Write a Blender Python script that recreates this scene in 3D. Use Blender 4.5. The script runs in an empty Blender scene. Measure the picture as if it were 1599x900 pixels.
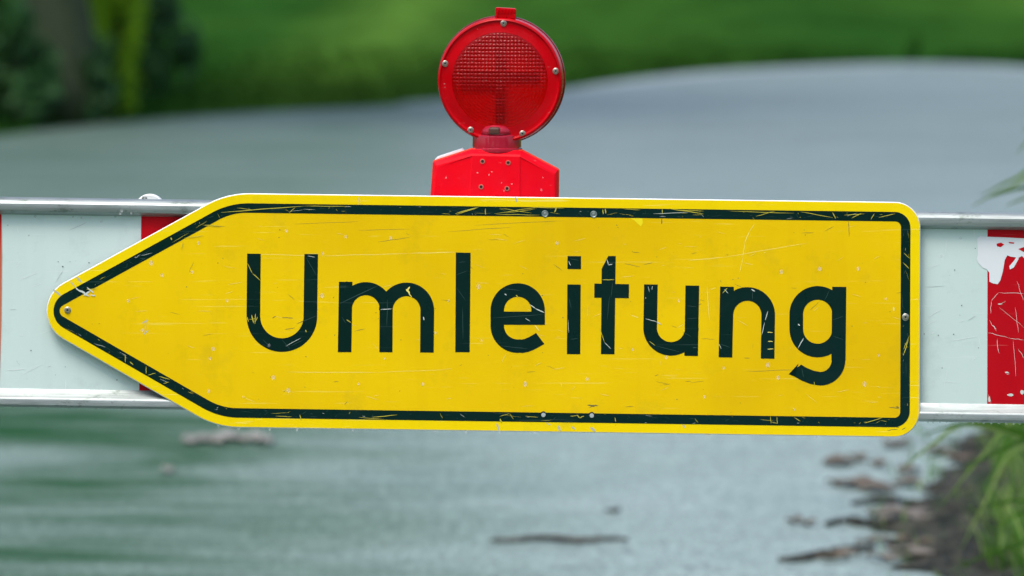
import bpy, bmesh, math, random
from mathutils import Vector, Matrix, noise
R = math.radians
C = bpy.context.scene
col = C.collection
random.seed(7)

# ------------------------------------------------------------------ camera
CAM = Vector((0.0, -8.0, 1.6))
LOOK = Vector((0.0, 0.0, 1.0))
LENS = 196.3
cd = bpy.data.cameras.new('camera'); cam = bpy.data.objects.new('camera', cd); col.objects.link(cam)
cam.location = CAM
cam.rotation_euler = (LOOK - CAM).to_track_quat('-Z', 'Y').to_euler()
cd.lens = LENS; cd.sensor_width = 36; cd.clip_start = 0.1; cd.clip_end = 2000
cd.dof.use_dof = True; cd.dof.focus_distance = 8.02; cd.dof.aperture_fstop = 5.6
C.camera = cam
# ------------------------------------------------------------------ world and sun (overcast)
w = bpy.data.worlds.new('World'); C.world = w; w.use_nodes = True
wn = w.node_tree; wn.nodes.clear()
sky = wn.nodes.new('ShaderNodeTexSky'); sky.sky_type = 'NISHITA'; sky.sun_disc = False
SUN_EL, SUN_AZ = 62, 205
sky.sun_elevation = R(SUN_EL); sky.sun_rotation = R(SUN_AZ)
sky.air_density = 1.0; sky.dust_density = 4.5; sky.ozone_density = 1.5; sky.altitude = 200
bg = wn.nodes.new('ShaderNodeBackground'); bg.inputs['Strength'].default_value = 0.12
ow = wn.nodes.new('ShaderNodeOutputWorld')
wn.links.new(sky.outputs[0], bg.inputs[0]); wn.links.new(bg.outputs[0], ow.inputs[0])
sd = bpy.data.lights.new('sun', 'SUN'); sun = bpy.data.objects.new('sun', sd); col.objects.link(sun)
sd.energy = 0.9; sd.angle = R(25); sd.color = (1.0, 0.97, 0.92)
az, el = R(SUN_AZ), R(SUN_EL)
sdir = Vector((math.sin(az) * math.cos(el), math.cos(az) * math.cos(el), math.sin(el)))
sun.rotation_euler = sdir.to_track_quat('Z', 'Y').to_euler(); sun.location = (0, 0, 30)
C.view_settings.view_transform = 'Standard'; C.view_settings.look = 'None'
C.view_settings.exposure = 0.95; C.view_settings.gamma = 1.0
C.render.engine = 'CYCLES'
C.render.resolution_x = 1024; C.render.resolution_y = 576

# ------------------------------------------------------------------ measuring helpers
FWD = (LOOK - CAM).normalized(); RT = Vector((1, 0, 0)); UP = RT.cross(FWD)
K = 36.0 / LENS / 1599.0
def ray(px, py):
    return FWD + RT * ((px - 799.5) * K) - UP * ((py - 450) * K)
def P(px, py, y=0.0):           # point of the vertical plane Y=y seen there
    d = ray(px, py); t = (y - CAM.y) / d.y
    return CAM + d * t
def G(px, py, z=0.0):           # point of the ground
    d = ray(px, py); t = (z - CAM.z) / d.z
    return CAM + d * t
PX = 0.92e-3                    # metres per photo pixel on the sign

# ------------------------------------------------------------------ object helpers
def link(name, me, mats, parent=None, smooth=False):
    for m in (mats if isinstance(mats, (list, tuple)) else [mats]): me.materials.append(m)
    o = bpy.data.objects.new(name, me); col.objects.link(o)
    if parent is not None:
        o.parent = parent
    if smooth:
        for p in me.polygons: p.use_smooth = True
    return o
def empty(name, loc):
    o = bpy.data.objects.new(name, None); col.objects.link(o); o.location = loc; o.empty_display_size = .1
    return o
def tag(o, label=None, cat=None, group=None, kind=None):
    if label: o['label'] = label
    if cat: o['category'] = cat
    if group: o['group'] = group
    if kind: o['kind'] = kind
    return o
def org(parent):
    v = Vector((0, 0, 0))
    while parent is not None:
        v += parent.location; parent = parent.parent
    return v
class MB:
    def __init__(s): s.v = []; s.f = []; s.m = []
    def face(s, pts, m=0):
        i = len(s.v); s.v += [Vector(p) for p in pts]; s.f.append(list(range(i, i + len(pts)))); s.m.append(m)
    def loft(s, rings, m=0, close=True, cap0=False, cap1=False):
        i = len(s.v); n = len(rings[0])
        for r in rings: s.v += [Vector(p) for p in r]
        for a in range(len(rings) - 1):
            for b in range(n if close else n - 1):
                c = (b + 1) % n
                s.f.append([i + a * n + b, i + a * n + c, i + (a + 1) * n + c, i + (a + 1) * n + b]); s.m.append(m)
        if cap0: s.f.append([i + b for b in range(n)][::-1]); s.m.append(m)
        if cap1: s.f.append([i + (len(rings) - 1) * n + b for b in range(n)]); s.m.append(m)
    def tube(s, pts, rads, n=8, m=0, caps=True):
        pts = [Vector(p) for p in pts]; rings = []
        if not isinstance(rads, (list, tuple)): rads = [rads] * len(pts)
        for k, p in enumerate(pts):
            d = (pts[min(k + 1, len(pts) - 1)] - pts[max(k - 1, 0)]).normalized()
            a = d.orthogonal().normalized() if abs(d.z) < .9 else Vector((1, 0, 0))
            a = (a - d * a.dot(d)).normalized()
            b = d.cross(a)
            rings.append([p + (a * math.cos(2 * math.pi * q / n) + b * math.sin(2 * math.pi * q / n)) * rads[k] for q in range(n)])
        s.loft(rings, m, True, caps, caps)
    def box(s, a, b, m=0):
        (x0, y0, z0), (x1, y1, z1) = a, b
        s.loft([[(x0, y0, z0), (x1, y0, z0), (x1, y1, z0), (x0, y1, z0)], [(x0, y0, z1), (x1, y0, z1), (x1, y1, z1), (x0, y1, z1)]], m, True, True, True)
    def lathe(s, c, ax, prof, n=48, m=0):      # prof: (along axis, radius); axis ax unit
        c = Vector(c); ax = Vector(ax).normalized(); a = ax.orthogonal().normalized(); b = ax.cross(a)
        s.loft([[c + ax * h + (a * math.cos(2 * math.pi * q / n) + b * math.sin(2 * math.pi * q / n)) * r for q in range(n)] for h, r in prof], m, True, prof[0][1] > 1e-5, prof[-1][1] > 1e-5)
    def build(s, name, mats, parent=None, smooth=False, auto=None, bevel=None, weld=True):
        o0 = org(parent)
        me = bpy.data.meshes.new(name)
        me.from_pydata([tuple(v - o0) for v in s.v], [], s.f)
        for p, m in zip(me.polygons, s.m): p.material_index = m
        bm = bmesh.new(); bm.from_mesh(me)
        if weld: bmesh.ops.remove_doubles(bm, verts=bm.verts, dist=1e-6)
        bmesh.ops.recalc_face_normals(bm, faces=bm.faces) if weld else None
        bm.to_mesh(me); bm.free()
        o = link(name, me, mats, parent, smooth)
        if auto is not None:
            for p in me.polygons: p.use_smooth = True
            me.set_sharp_from_angle(angle=R(auto))
        if bevel:
            md = o.modifiers.new('bevel', 'BEVEL'); md.width = bevel; md.segments = 2; md.limit_method = 'ANGLE'; md.angle_limit = R(35)
        return o
def copy_tree(o, parent=None):
    c = o.copy(); col.objects.link(c); c.parent = parent
    for ch in list(o.children): copy_tree(ch, c)
    return c

# ------------------------------------------------------------------ material helpers
def mat(name, base=(.5, .5, .5), rough=.5, metal=0.0, spec=.5, coat=0.0, trans=0.0, sss=0.0, ior=1.45):
    m = bpy.data.materials.new(name); m.use_nodes = True
    b = m.node_tree.nodes['Principled BSDF']
    b.inputs['Base Color'].default_value = (*base, 1); b.inputs['Roughness'].default_value = rough
    b.inputs['Metallic'].default_value = metal; b.inputs['Specular IOR Level'].default_value = spec
    b.inputs['Coat Weight'].default_value = coat; b.inputs['Transmission Weight'].default_value = trans
    b.inputs['Subsurface Weight'].default_value = sss; b.inputs['IOR'].default_value = ior
    return m
class NT:
    def __init__(s, m): s.t = m.node_tree; s.b = s.t.nodes['Principled BSDF']; s.co = None
    def node(s, t, **kw):
        n = s.t.nodes.new(t)
        for k, v in kw.items(): setattr(n, k, v)
        return n
    def lk(s, a, b): s.t.links.new(a, b)
    def coords(s, scale=(1, 1, 1), rot=(0, 0, 0), loc=(0, 0, 0)):
        if s.co is None: s.co = s.node('ShaderNodeTexCoord').outputs['Object']
        mp = s.node('ShaderNodeMapping'); mp.inputs['Scale'].default_value = scale; mp.inputs['Rotation'].default_value = rot; mp.inputs['Location'].default_value = loc
        s.lk(s.co, mp.inputs['Vector']); return mp.outputs[0]
    def noise(s, sc, det=4, rough=.55, vec=None, dist=0.0):
        n = s.node('ShaderNodeTexNoise'); n.inputs['Scale'].default_value = sc; n.inputs['Detail'].default_value = det
        n.inputs['Roughness'].default_value = rough; n.inputs['Distortion'].default_value = dist
        s.lk(vec if vec is not None else s.coords(), n.inputs['Vector']); return n.outputs['Fac']
    def voro(s, sc, vec=None, feat='F1'):
        n = s.node('ShaderNodeTexVoronoi', feature=feat); n.inputs['Scale'].default_value = sc
        s.lk(vec if vec is not None else s.coords(), n.inputs['Vector']); return n.outputs['Distance']
    def ramp(s, fac, stops):
        n = s.node('ShaderNodeValToRGB'); e = n.color_ramp.elements
        while len(e) < len(stops): e.new(.5)
        for k, (p, c) in enumerate(stops):
            e[k].position = p; e[k].color = (*c, 1) if isinstance(c, tuple) else (c, c, c, 1)
        s.lk(fac, n.inputs[0]); return n.outputs[0]
    def mix(s, fac, a, b, mode='MIX'):
        n = s.node('ShaderNodeMix', data_type='RGBA', blend_type=mode)
        for q, v in ((0, fac), (6, a), (7, b)):
            if hasattr(v, 'is_output') or isinstance(v, bpy.types.NodeSocket): s.lk(v, n.inputs[q])
            elif q == 0: n.inputs[0].default_value = v
            else: n.inputs[q].default_value = (*v, 1)
        return n.outputs[2]
    def math(s, op, a, b=0.0, clamp=False):
        n = s.node('ShaderNodeMath', operation=op, use_clamp=clamp)
        for q, v in ((0, a), (1, b)):
            if isinstance(v, bpy.types.NodeSocket): s.lk(v, n.inputs[q])
            else: n.inputs[q].default_value = v
        return n.outputs[0]
    def bump(s, h, strength=.3, dist=.001):
        n = s.node('ShaderNodeBump'); n.inputs['Strength'].default_value = strength; n.inputs['Distance'].default_value = dist
        s.lk(h, n.inputs['Height']); s.lk(n.outputs[0], s.b.inputs['Normal'])
    def base(s, c): s.lk(c, s.b.inputs['Base Color'])
    def rough(s, c): s.lk(c, s.b.inputs['Roughness'])

def worn_film(name, c0, c1, scratch, speck, rough=.32, amount=1.0, spec=.15):
    m = mat(name, c0, rough, coat=.0, spec=spec); n = NT(m)
    cc = n.mix(n.ramp(n.noise(2.2, 3), [(.38, 0.0), (.62, 1.0)]), c0, c1)
    run = n.ramp(n.noise(1.0, 4, .6, n.coords((26, 1, 1.6))), [(.50, 0.0), (.80, .12)])
    cc = n.mix(run, cc, tuple(x * .62 for x in c1))
    # fine nearly horizontal rubbing marks
    for rot, sc, lo in (((0, R(4), 0), (1.6, 60, 60), .665), ((0, R(-21), 0), (3, 90, 90), .70), ((0, R(64), 0), (4, 110, 110), .715)):
        st = n.ramp(n.noise(4.0, 3, .6, n.coords(sc, rot)), [(lo, 0.0), (lo + .03, .38 * amount)])
        cc = n.mix(st, cc, scratch)
    sp = n.ramp(n.voro(55, n.coords((1, .02, 1))), [(.03, .45), (.06, 0.0)])
    msk = n.ramp(n.noise(9, 2), [(.52, 0.0), (.6, 1.0)])
    cc = n.mix(n.math('MULTIPLY', sp, msk), cc, speck)
    gr = n.ramp(n.noise(14, 6, .7), [(.55, 0.0), (.85, .3)])
    cc = n.mix(gr, cc, speck)
    n.base(cc)
    n.rough(n.ramp(n.noise(30, 4), [(.3, rough - .06), (.7, rough + .14)]))
    n.bump(n.noise(160, 3), .12, .0006)
    return m
M = {}
M['yellow_rim'] = worn_film('yellow_rim_film', (.95, .70, .001), (.92, .65, .001), (1, .9, .3), (.30, .22, .02))
M['yellow'] = worn_film('yellow_field_film', (.90, .60, .001), (.78, .49, .001), (.95, .78, .16), (.26, .19, .02), .36, .8)
M['black'] = worn_film('black_film', (.001, .017, .013), (.002, .021, .019), (.07, .13, .12), (.02, .05, .045), .30, .6)
M['scratch_y'] = mat('scratch_yellow', (.55, .47, .04), .5)
M['scratch_w'] = mat('scratch_pale', (.62, .68, .62), .45)
M['scratch_g'] = mat('scratch_faint', (.03, .075, .068), .4)
M['scratch_l'] = mat('scratch_light_yellow', (.93, .76, .16), .4)
M['dirt'] = mat('dirt_mark', (.20, .16, .03), .7)
M['white'] = worn_film('white_film', (.635, .77, .725), (.585, .72, .675), (.85, .88, .86), (.20, .24, .22), .30, .7)
M['red'] = worn_film('red_film', (.62, .004, .012), (.50, .003, .010), (.80, .25, .25), (.10, .01, .01), .32, .6)
def alu(name, c, rough, met=.9):
    m = mat(name, c, rough, met); n = NT(m)
    cc = n.ramp(n.noise(5, 6, .7, n.coords((1.5, 40, 40))), [(.3, tuple(x * .62 for x in c)), (.6, c), (.8, tuple(min(1, x * 1.15) for x in c))])
    d = n.ramp(n.noise(45, 6, .75, n.coords((.6, 1, 1))), [(.56, 0.0), (.68, .75)])
    n.base(n.mix(d, cc, (.13, .17, .14)))
    n.rough(n.ramp(n.noise(18, 4), [(.3, rough - .08), (.7, rough + .18)]))
    n.bump(n.noise(90, 4), .2, .0006)
    return m
M['alu'] = alu('weathered_aluminium', (.40, .45, .44), .40, .65)
M['alu_edge'] = mat('cut_aluminium_edge', (.85, .87, .85), .4, .3)
M['steel'] = alu('galvanised_steel', (.45, .48, .47), .5)
M['screw'] = mat('screw_metal', (.42, .42, .36), .38, .85)
M['hole'] = mat('socket_shadow_black', (.01, .01, .01), .8)
def plastic(name, c, c2, rough, coat=0, sss=0, trans=0):
    m = mat(name, c, rough, coat=coat, sss=sss, trans=trans, spec=.18); n = NT(m)
    cc = n.mix(n.ramp(n.noise(22, 5, .6), [(.35, 0.0), (.75, 1.0)]), c, c2)
    sc = n.ramp(n.noise(5, 3, .6, n.coords((14, 14, 60), (0, R(35), 0))), [(.70, 0.0), (.76, .25)])
    n.base(n.mix(sc, cc, tuple(min(1, x + .25) for x in c2)))
    n.rough(n.ramp(n.noise(40, 3), [(.3, max(.03, rough - .08)), (.7, rough + .12)]))
    n.bump(n.noise(70, 3), .15, .0008)
    m.node_tree.nodes['Principled BSDF'].inputs['Subsurface Radius'].default_value = (.02, .002, .002)
    m.node_tree.nodes['Principled BSDF'].inputs['Subsurface Scale'].default_value = .3
    return m
M['case'] = plastic('battery_case_red', (.95, .0005, .010), (.90, .002, .018), .34, 0, .0)
M['case_back'] = plastic('case_back_orange_red', (.80, .05, .012), (.75, .04, .02), .4)
M['case_highlight'] = mat('white_highlight_strip', (.8, .83, .82), .4)
M['ring'] = plastic('lamp_ring_red', (.56, .0002, .005), (.42, .0002, .004), .20, .0)
M['lens'] = mat('lens_red', (.72, .0005, .003), .09, spec=.6)
_t = M['lens'].node_tree; _tr = _t.nodes.new('ShaderNodeBsdfTransparent'); _tr.inputs[0].default_value = (.85, .02, .03, 1)
_mx = _t.nodes.new('ShaderNodeMixShader'); _mx.inputs[0].default_value = .68
_t.links.new(_t.nodes['Principled BSDF'].outputs[0], _mx.inputs[1]); _t.links.new(_tr.outputs[0], _mx.inputs[2]); _t.links.new(_mx.outputs[0], _t.nodes['Material Output'].inputs[0])
M['ringdark'] = plastic('lamp_rim_dark_red', (.22, .002, .010), (.16, .002, .01), .22, .3)
M['neck'] = plastic('neck_smoky_red', (.42, .012, .035), (.30, .012, .025), .15, .6)
M['neckdark'] = mat('neck_inner_grey', (.10, .04, .03), .3)
M['reflector'] = mat('lamp_reflector', (.95, .10, .06), .35, .2)
M['drop'] = mat('water_drop', (.95, .97, .97), .06)
M['drop'].node_tree.nodes['Principled BSDF'].inputs['Alpha'].default_value = .13

# ------------------------------------------------------------------ GROUND
def asphalt():
    m = mat('wet_asphalt', (.15, .17, .18), .5); n = NT(m)
    geo = n.coords()
    c = n.ramp(n.noise(1.3, 8, .65), [(.3, (.198, .266, .258)), (.55, (.236, .310, .300)), (.75, (.275, .350, .342))])
    agg = n.ramp(n.voro(55), [(.1, .70), (.5, 1.10)])
    c = n.mix(1.0, c, agg, 'MULTIPLY')
    fine = n.ramp(n.noise(9, 7, .75), [(.38, .86), (.62, 1.06)])
    c = n.mix(1.0, c, fine, 'MULTIPLY')
    blot = n.ramp(n.noise(1.0, 4, .7, n.coords((46, 6.5, 1))), [(.34, .72), (.64, 1.20)])
    grit = n.ramp(n.noise(1.0, 2, .6, n.coords((120, 16, 1), (0, 0, 0), (5, 5, 0))), [(.36, .72), (.60, 1.14)])
    c = n.mix(1.0, c, grit, 'MULTIPLY')
    c = n.mix(1.0, c, blot, 'MULTIPLY')
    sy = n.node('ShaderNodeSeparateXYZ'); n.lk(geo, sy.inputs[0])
    far_tone = n.node('ShaderNodeMapRange'); far_tone.inputs[1].default_value = 9; far_tone.inputs[2].default_value = 24; far_tone.inputs[3].default_value = 1.1; far_tone.inputs[4].default_value = .70; n.lk(sy.outputs[1], far_tone.inputs[0])  # road colour gets darker with distance
    dc = n.node('ShaderNodeCombineXYZ'); [n.lk(n.math('MULTIPLY', far_tone.outputs[0], f_), dc.inputs[q]) for q, f_ in enumerate((1.04, 1.04, .98))]
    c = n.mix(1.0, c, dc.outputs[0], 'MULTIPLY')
    spots = n.ramp(n.noise(3.2, 6, .8, n.coords((1, .5, 1), (0, 0, 0), (4, 4, 0))), [(.60, 0.0), (.70, .45)])
    c = n.mix(spots, c, (.10, .125, .12))
    # green reflection of the trees, painted into the road colour on the left
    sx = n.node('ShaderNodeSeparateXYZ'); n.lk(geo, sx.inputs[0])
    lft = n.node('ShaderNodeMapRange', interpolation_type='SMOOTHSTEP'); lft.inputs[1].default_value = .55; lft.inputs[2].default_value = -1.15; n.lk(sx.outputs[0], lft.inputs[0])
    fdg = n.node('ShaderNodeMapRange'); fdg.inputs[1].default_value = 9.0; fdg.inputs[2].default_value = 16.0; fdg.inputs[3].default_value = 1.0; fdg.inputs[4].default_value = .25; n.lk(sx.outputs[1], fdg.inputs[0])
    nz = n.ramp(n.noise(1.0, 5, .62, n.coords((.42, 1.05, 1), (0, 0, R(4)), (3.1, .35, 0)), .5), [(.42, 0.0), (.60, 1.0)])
    green_refl = n.math('MULTIPLY', lft.outputs[0], n.math('ADD', .40, n.math('MULTIPLY', n.math('MULTIPLY', nz, fdg.outputs[0]), 0.60)))
    c = n.mix(green_refl, c, (.012, .066, .020))
    n.base(c)
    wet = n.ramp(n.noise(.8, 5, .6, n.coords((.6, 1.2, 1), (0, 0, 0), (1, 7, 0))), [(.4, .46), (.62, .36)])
    n.rough(n.mix(green_refl, wet, (.75, .75, .75)))
    n.lk(n.math('SUBTRACT', .45, n.math('MULTIPLY', green_refl, .40)), n.b.inputs['Specular IOR Level'])
    n.bump(n.noise(90, 5, .7), .5, .006)
    return m
def grassmat(name, a, b, c, s=1.0):
    m = mat(name, a, .9, spec=.0); n = NT(m)
    k = n.ramp(n.noise(.13 * s, 3, .5, n.coords((1, .55, 1), (0, 0, 0), (2.3, 1.1, 0))), [(.36, a), (.52, b), (.68, c)])
    sx = n.node('ShaderNodeSeparateXYZ'); n.lk(n.coords(), sx.inputs[0])
    u = n.math('ADD', n.math('MULTIPLY', sx.outputs[0], .07), .5)
    px_ = n.ramp(u, [(.05, b), (.22, a), (.33, a), (.415, c), (.49, b), (.60, b), (.74, a), (.9, b), (1.0, c)])
    k = n.mix(.75, k, px_)
    k2 = n.ramp(n.noise(.9 * s, 6, .7, n.coords((1.3, .25, 1))), [(.32, .62), (.68, 1.35)])
    n.base(n.mix(1.0, k, k2, 'MULTIPLY'))
    n.bump(n.noise(20, 5), .8, .05)
    return m
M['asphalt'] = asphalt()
M['meadow'] = grassmat('meadow_grass', (.017, .069, .011), (.030, .095, .014), (.078, .172, .026))
def soilm():
    m = mat('verge_soil', (.05, .04, .025), .8); n = NT(m)
    n.base(n.ramp(n.noise(9, 8, .8, n.coords((1.6, .7, 1))), [(.36, (.006, .010, .006)), (.47, (.018, .022, .012)), (.56, (.085, .080, .055)), (.64, (.016, .040, .010)), (.72, (.10, .09, .065))]))
    n.bump(n.noise(18, 6, .7), 1.0, .06); return m
M['soil'] = soilm()
M['gravel'] = mat('pale_wet_kerb', (.36, .42, .42), .45)
n_ = NT(M['gravel']); n_.base(n_.ramp(n_.noise(6, 6, .7), [(.3, (.20, .25, .24)), (.7, (.36, .42, .42))])); n_.bump(n_.noise(30, 4), .6, .01)

def smoothline(pts, n=12):
    out = []
    q = [pts[0]] + list(pts) + [pts[-1]]
    for i in range(1, len(q) - 2):
        p0, p1, p2, p3 = [Vector(v) for v in q[i - 1:i + 3]]
        for k in range(n):
            t = k / n
            out.append(.5 * ((2 * p1) + (-p0 + p2) * t + (2 * p0 - 5 * p1 + 4 * p2 - p3) * t * t + (-p0 + 3 * p1 - 3 * p2 + p3) * t ** 3))
    out.append(Vector(pts[-1])); return out
# meadow: one sheet to the horizon, gently uneven away from the road
mb = MB()
NX = 90
def gx(k):
    t = (k / NX - .5) * 2; return math.copysign(abs(t) ** 3 * 800 + abs(t) * 30, t)
xs = [gx(i) for i in range(NX + 1)]; ys = [gx(i) + 20 for i in range(NX + 1)]
idx = {}
for i, x in enumerate(xs):
    for j, y in enumerate(ys):
        d = max(0, (math.hypot(x, (y - 20)) - 75) / 100)
        mb.v.append(Vector((x, y, -.012 + d * 1.2 * (noise.noise(Vector((x * .01, y * .01, 0))) + .2))))
for i in range(NX):
    for j in range(NX):
        a = i * (NX + 1) + j; mb.f.append([a, a + NX + 1, a + NX + 2, a + 1]); mb.m.append(0)
tag(mb.build('meadow', M['meadow'], smooth=True), kind='structure')
# road: far edge read off the photograph on the ground plane, curving away to the left
far_px = [(-900, 330), (-420, 258), (-180, 222), (0, 198), (200, 176), (420, 161), (640, 150), (880, 130), (1000, 113), (1120, 100), (1280, 91), (1430, 87), (1599, 94), (1760, 116), (1900, 160)]
far = smoothline([G(p[0], p[1] + 15).to_2d().to_3d() for p in far_px], 8)
right = smoothline([Vector(p) for p in [(9.2, 30, 0), (6.6, 22, 0), (3.4, 14.5, 0), (1.80, 10, 0), (1.42, 8.0, 0), (1.20, 6.2, 0), (1.07, 4.6, 0), (1.05, 2, 0), (1.15, -4, 0), (1.3, -20, 0)]], 8)
road = [v.copy() for v in far] + [v.copy() for v in right]
for k, v in enumerate(road):
    v.x += .02 * noise.noise(v * 1.7); v.z = .004
left = [Vector((-4, -20, .004)), Vector((-5, 6, .004)), Vector((-8, 14, .004)), Vector((-16, 19, .004))]
bm = bmesh.new(); vs = [bm.verts.new(v) for v in road + left]
bm.faces.new(vs); bmesh.ops.triangulate(bm, faces=bm.faces)
me = bpy.data.meshes.new('road'); bm.to_mesh(me); bm.free()
for p in me.polygons:
    if p.normal.z < 0: p.flip()
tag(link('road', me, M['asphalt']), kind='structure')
# pale flat edging along the far rim of the road
mb = MB(); r0, r1 = [], []
for k, v in enumerate(far):
    t = (far[min(k + 1, len(far) - 1)] - far[max(k - 1, 0)]).normalized(); nn = Vector((-t.y, t.x, 0))
    wd = (.30 + .22 * noise.noise(v * .3)) * max(.02, min(1, (k - 48) / 26)); 
    r0.append(Vector((*(v - nn * wd * 1.0)[:2], .008))); r1.append(Vector((*(v + nn * .12)[:2], .010)))
s0 = 8 * 6
mb.loft([r0[s0:], r1[s0:]], 0, False)
tag(mb.build('road_edging', M['gravel']), kind='structure')
# soil verge at the right
mb = MB(); a, b = [], []
for k in range(420):
    t = k / 419; Y = 2.0 + t * 16
    base = None
    for q in range(len(right) - 1):
        if (right[q].y - Y) * (right[q + 1].y - Y) <= 0:
            u = (Y - right[q].y) / (right[q + 1].y - right[q].y + 1e-9); base = right[q].x + u * (right[q + 1].x - right[q].x)
    n1 = noise.noise(Vector((Y * 1.3, 3, 0))) + .6 * noise.noise(Vector((Y * 5, 9, 0)))
    inner = base - .07 - .16 * n1 - .10 * noise.noise(Vector((Y * 14, 2, 0))) - .14 * math.exp(-((Y - 5.4) / .9) ** 2)
    row = []
    for c in range(44):
        u = c / 43; x = inner + u * (1.5 + Y * .05)
        rough_ = .6 * noise.noise(Vector((x * 5, Y * 4, 1))) + .5 * noise.noise(Vector((x * 17, Y * 12, 4))) + .25 * noise.noise(Vector((x * 40, Y * 25, 7)))
        row.append(Vector((x, Y, .009 + .06 * u + .075 * min(1, u * 9) * (rough_ + .2))))
    a.append(row)
mb.loft(a, 0, False)
tag(mb.build('soil_verge', M['soil'], smooth=True), kind='structure')

# ------------------------------------------------------------------ BARRIER
TS = (660 - 635) / 1599.0                      # the board leans: its rails fall to the right
def ry(x, y0, y1): return y0 + (y1 - y0) * x / 1599.0
X0, X1 = -330, 1930                            # board ends, beyond the picture
barrier = empty('barrier_board', P(800, 660, .02) * 1.0)
tag(barrier, 'red and white striped barrier board in an aluminium frame behind the yellow sign', 'barrier')
YB = .016                                      # front of the panel
edges = [X0 + 2] + [e for e in range(-220, 1900, 220)] + [X1 - 2]
def stripe_edge(e, y):                         # edges lean a little
    lean = {220: -3.2 * (y - 340) / 270.0, 0: -3.0 * (y - 340) / 270.0}.get(e, -.5 * (y - 340) / 270.0)
    base = {0: 2, 220: 220.5, 1540: 1542}.get(e, e)
    return base + lean
mb = MB()
for k in range(len(edges) - 1):
    e0, e1 = edges[k], edges[k + 1]
    red = (math.floor((e0 + e1) / 2 / 220) % 2) == 1
    t0, t1 = ry(e0, 331, 356), ry(e1, 331, 356); b0, b1 = ry(e0, 614, 640), ry(e1, 614, 640)
    q = [P(stripe_edge(e0, t0), t0, YB), P(stripe_edge(e1, t1), t1, YB), P(stripe_edge(e1, b1), b1, YB), P(stripe_edge(e0, b0), b0, YB)]
    mb.face(q[::-1], 1 if red else 0)
x0, x1 = edges[0], edges[-1]
back = [P(x0, ry(x0, 331, 356), YB), P(x1, ry(x1, 331, 356), YB), P(x1, ry(x1, 614, 640), YB), P(x0, ry(x0, 614, 640), YB)]
D = Vector((0, .004, 0))
mb.face([p + D for p in back], 2)
for k in range(4): mb.face([back[k], back[(k + 1) % 4], back[(k + 1) % 4] + D, back[k] + D], 2)
panel_mb = mb
def rail(prof, ya, yb, name):
    # prof: (offset down in px, world y); swept from X0 to X1
    rings = []
    N = 60
    for k in range(N + 1):
        x = X0 + (X1 - X0) * k / N
        rings.append([P(x, ry(x, ya, yb) + dz, yy) for dz, yy in prof])
    m_ = MB(); m_.loft(rings, 0, True, True, True)
    return m_.build(name, M['alu'], barrier, auto=32)
rail([(0.0, .020), (.8, .012), (3.5, .006), (7.5, .0032), (10, .0014), (14, .001), (20, .0012), (22, .0022), (24.5, .0075), (26.8, .0152), (29, .0205), (29, .034), (24, .040), (4, .040), (0, .036)], 307.5, 332.5, 'top_rail')
rail([(0, .0225), (0, .0155), (3, .0135), (5, .0125), (13, .0035), (15.5, .0015), (17.5, .001), (25, .0012), (27.5, .0030), (29, .010), (29, .036), (25, .040), (4, .040), (0, .036)], 606.5, 632.0, 'bottom_rail')
# end posts that carry the board, on foot slabs (out of the picture)
M['rubber'] = mat('recycled_foot_slab', (.03, .03, .03), .8)
for xx in (X0 + 40, X1 - 40):
    top = P(xx, 290, .06)
    p_ = MB(); p_.box((top.x - .03, .042, .12), (top.x + .03, .102, top.z)); p_.build('post', M['steel'], barrier, bevel=.004)
    f_ = MB(); f_.loft([[(top.x - .2, -.33, .006), (top.x + .2, -.33, .006), (top.x + .2, .47, .006), (top.x - .2, .47, .006)],
                        [(top.x - .2, -.33, .06), (top.x + .2, -.33, .06), (top.x + .2, .47, .06), (top.x - .2, .47, .06)],
                        [(top.x - .14, -.27, .12), (top.x + .14, -.27, .12), (top.x + .14, .41, .12), (top.x - .14, .41, .12)]], 0, True, True, True)
    f_.build('foot_slab', M['rubber'], barrier, bevel=.006)
# eye bolt head that shows over the top rail
c = P(234, 327.5, .028)
mb = MB(); mb.lathe(c, (0, -1, 0), [(-.006, 0.0), (-.006, .0225), (.001, .0225), (.003, .0205), (.0032, 0)], 32)
mb.build('washer', M['alu_edge'], barrier, auto=30)
mb = MB(); mb.tube([P(222, 314, .024), P(223, 308.0, .023), P(227, 306.5, .022), P(229, 312, .022)], .0013, 8); mb.build('bolt', M['steel'], barrier, smooth=True)

def poly2(pts, y): return [P(px, py, y) for px, py in pts]
def fan_fill(mb, pts, m=0):
    mb.face(pts[::-1], m)
# torn sticker and its torn bits, on the white and red panel at the right
M['paper'] = mat('torn_paper', (.74, .78, .80), .55)
mb = MB()
torn = [(1526, 372), (1531, 369), (1542, 370), (1570, 371), (1590, 372), (1612, 373), (1660, 376), (1655, 398), (1612, 402), (1604, 408), (1596, 400), (1590, 403), (1585, 402), (1578, 401), (1573, 399), (1569, 406), (1566, 424), (1562, 438), (1558, 444), (1551, 443), (1545, 440), (1545, 426), (1541, 421), (1534, 418), (1527, 410), (1525, 405), (1527, 398)]
mb.face(poly2(torn, YB - .0006)[::-1], 0)
for bit in ([(1587, 402), (1591, 404), (1583, 418), (1577, 421), (1576, 416), (1583, 408)], ):
    mb.face(poly2(bit, YB - .0007)[::-1], 0)
for bit in ([(1556, 381), (1563, 379), (1568, 382), (1563, 386), (1557, 385)], [(1590, 389), (1599, 386), (1610, 387), (1610, 393), (1599, 394)], [(1575, 378), (1584, 379), (1583, 381), (1576, 380)]):
    mb.face(poly2(bit, YB - .0009)[::-1], 1)
mb.build('torn_sticker', [M['paper'], M['red']], barrier, weld=False)

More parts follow.
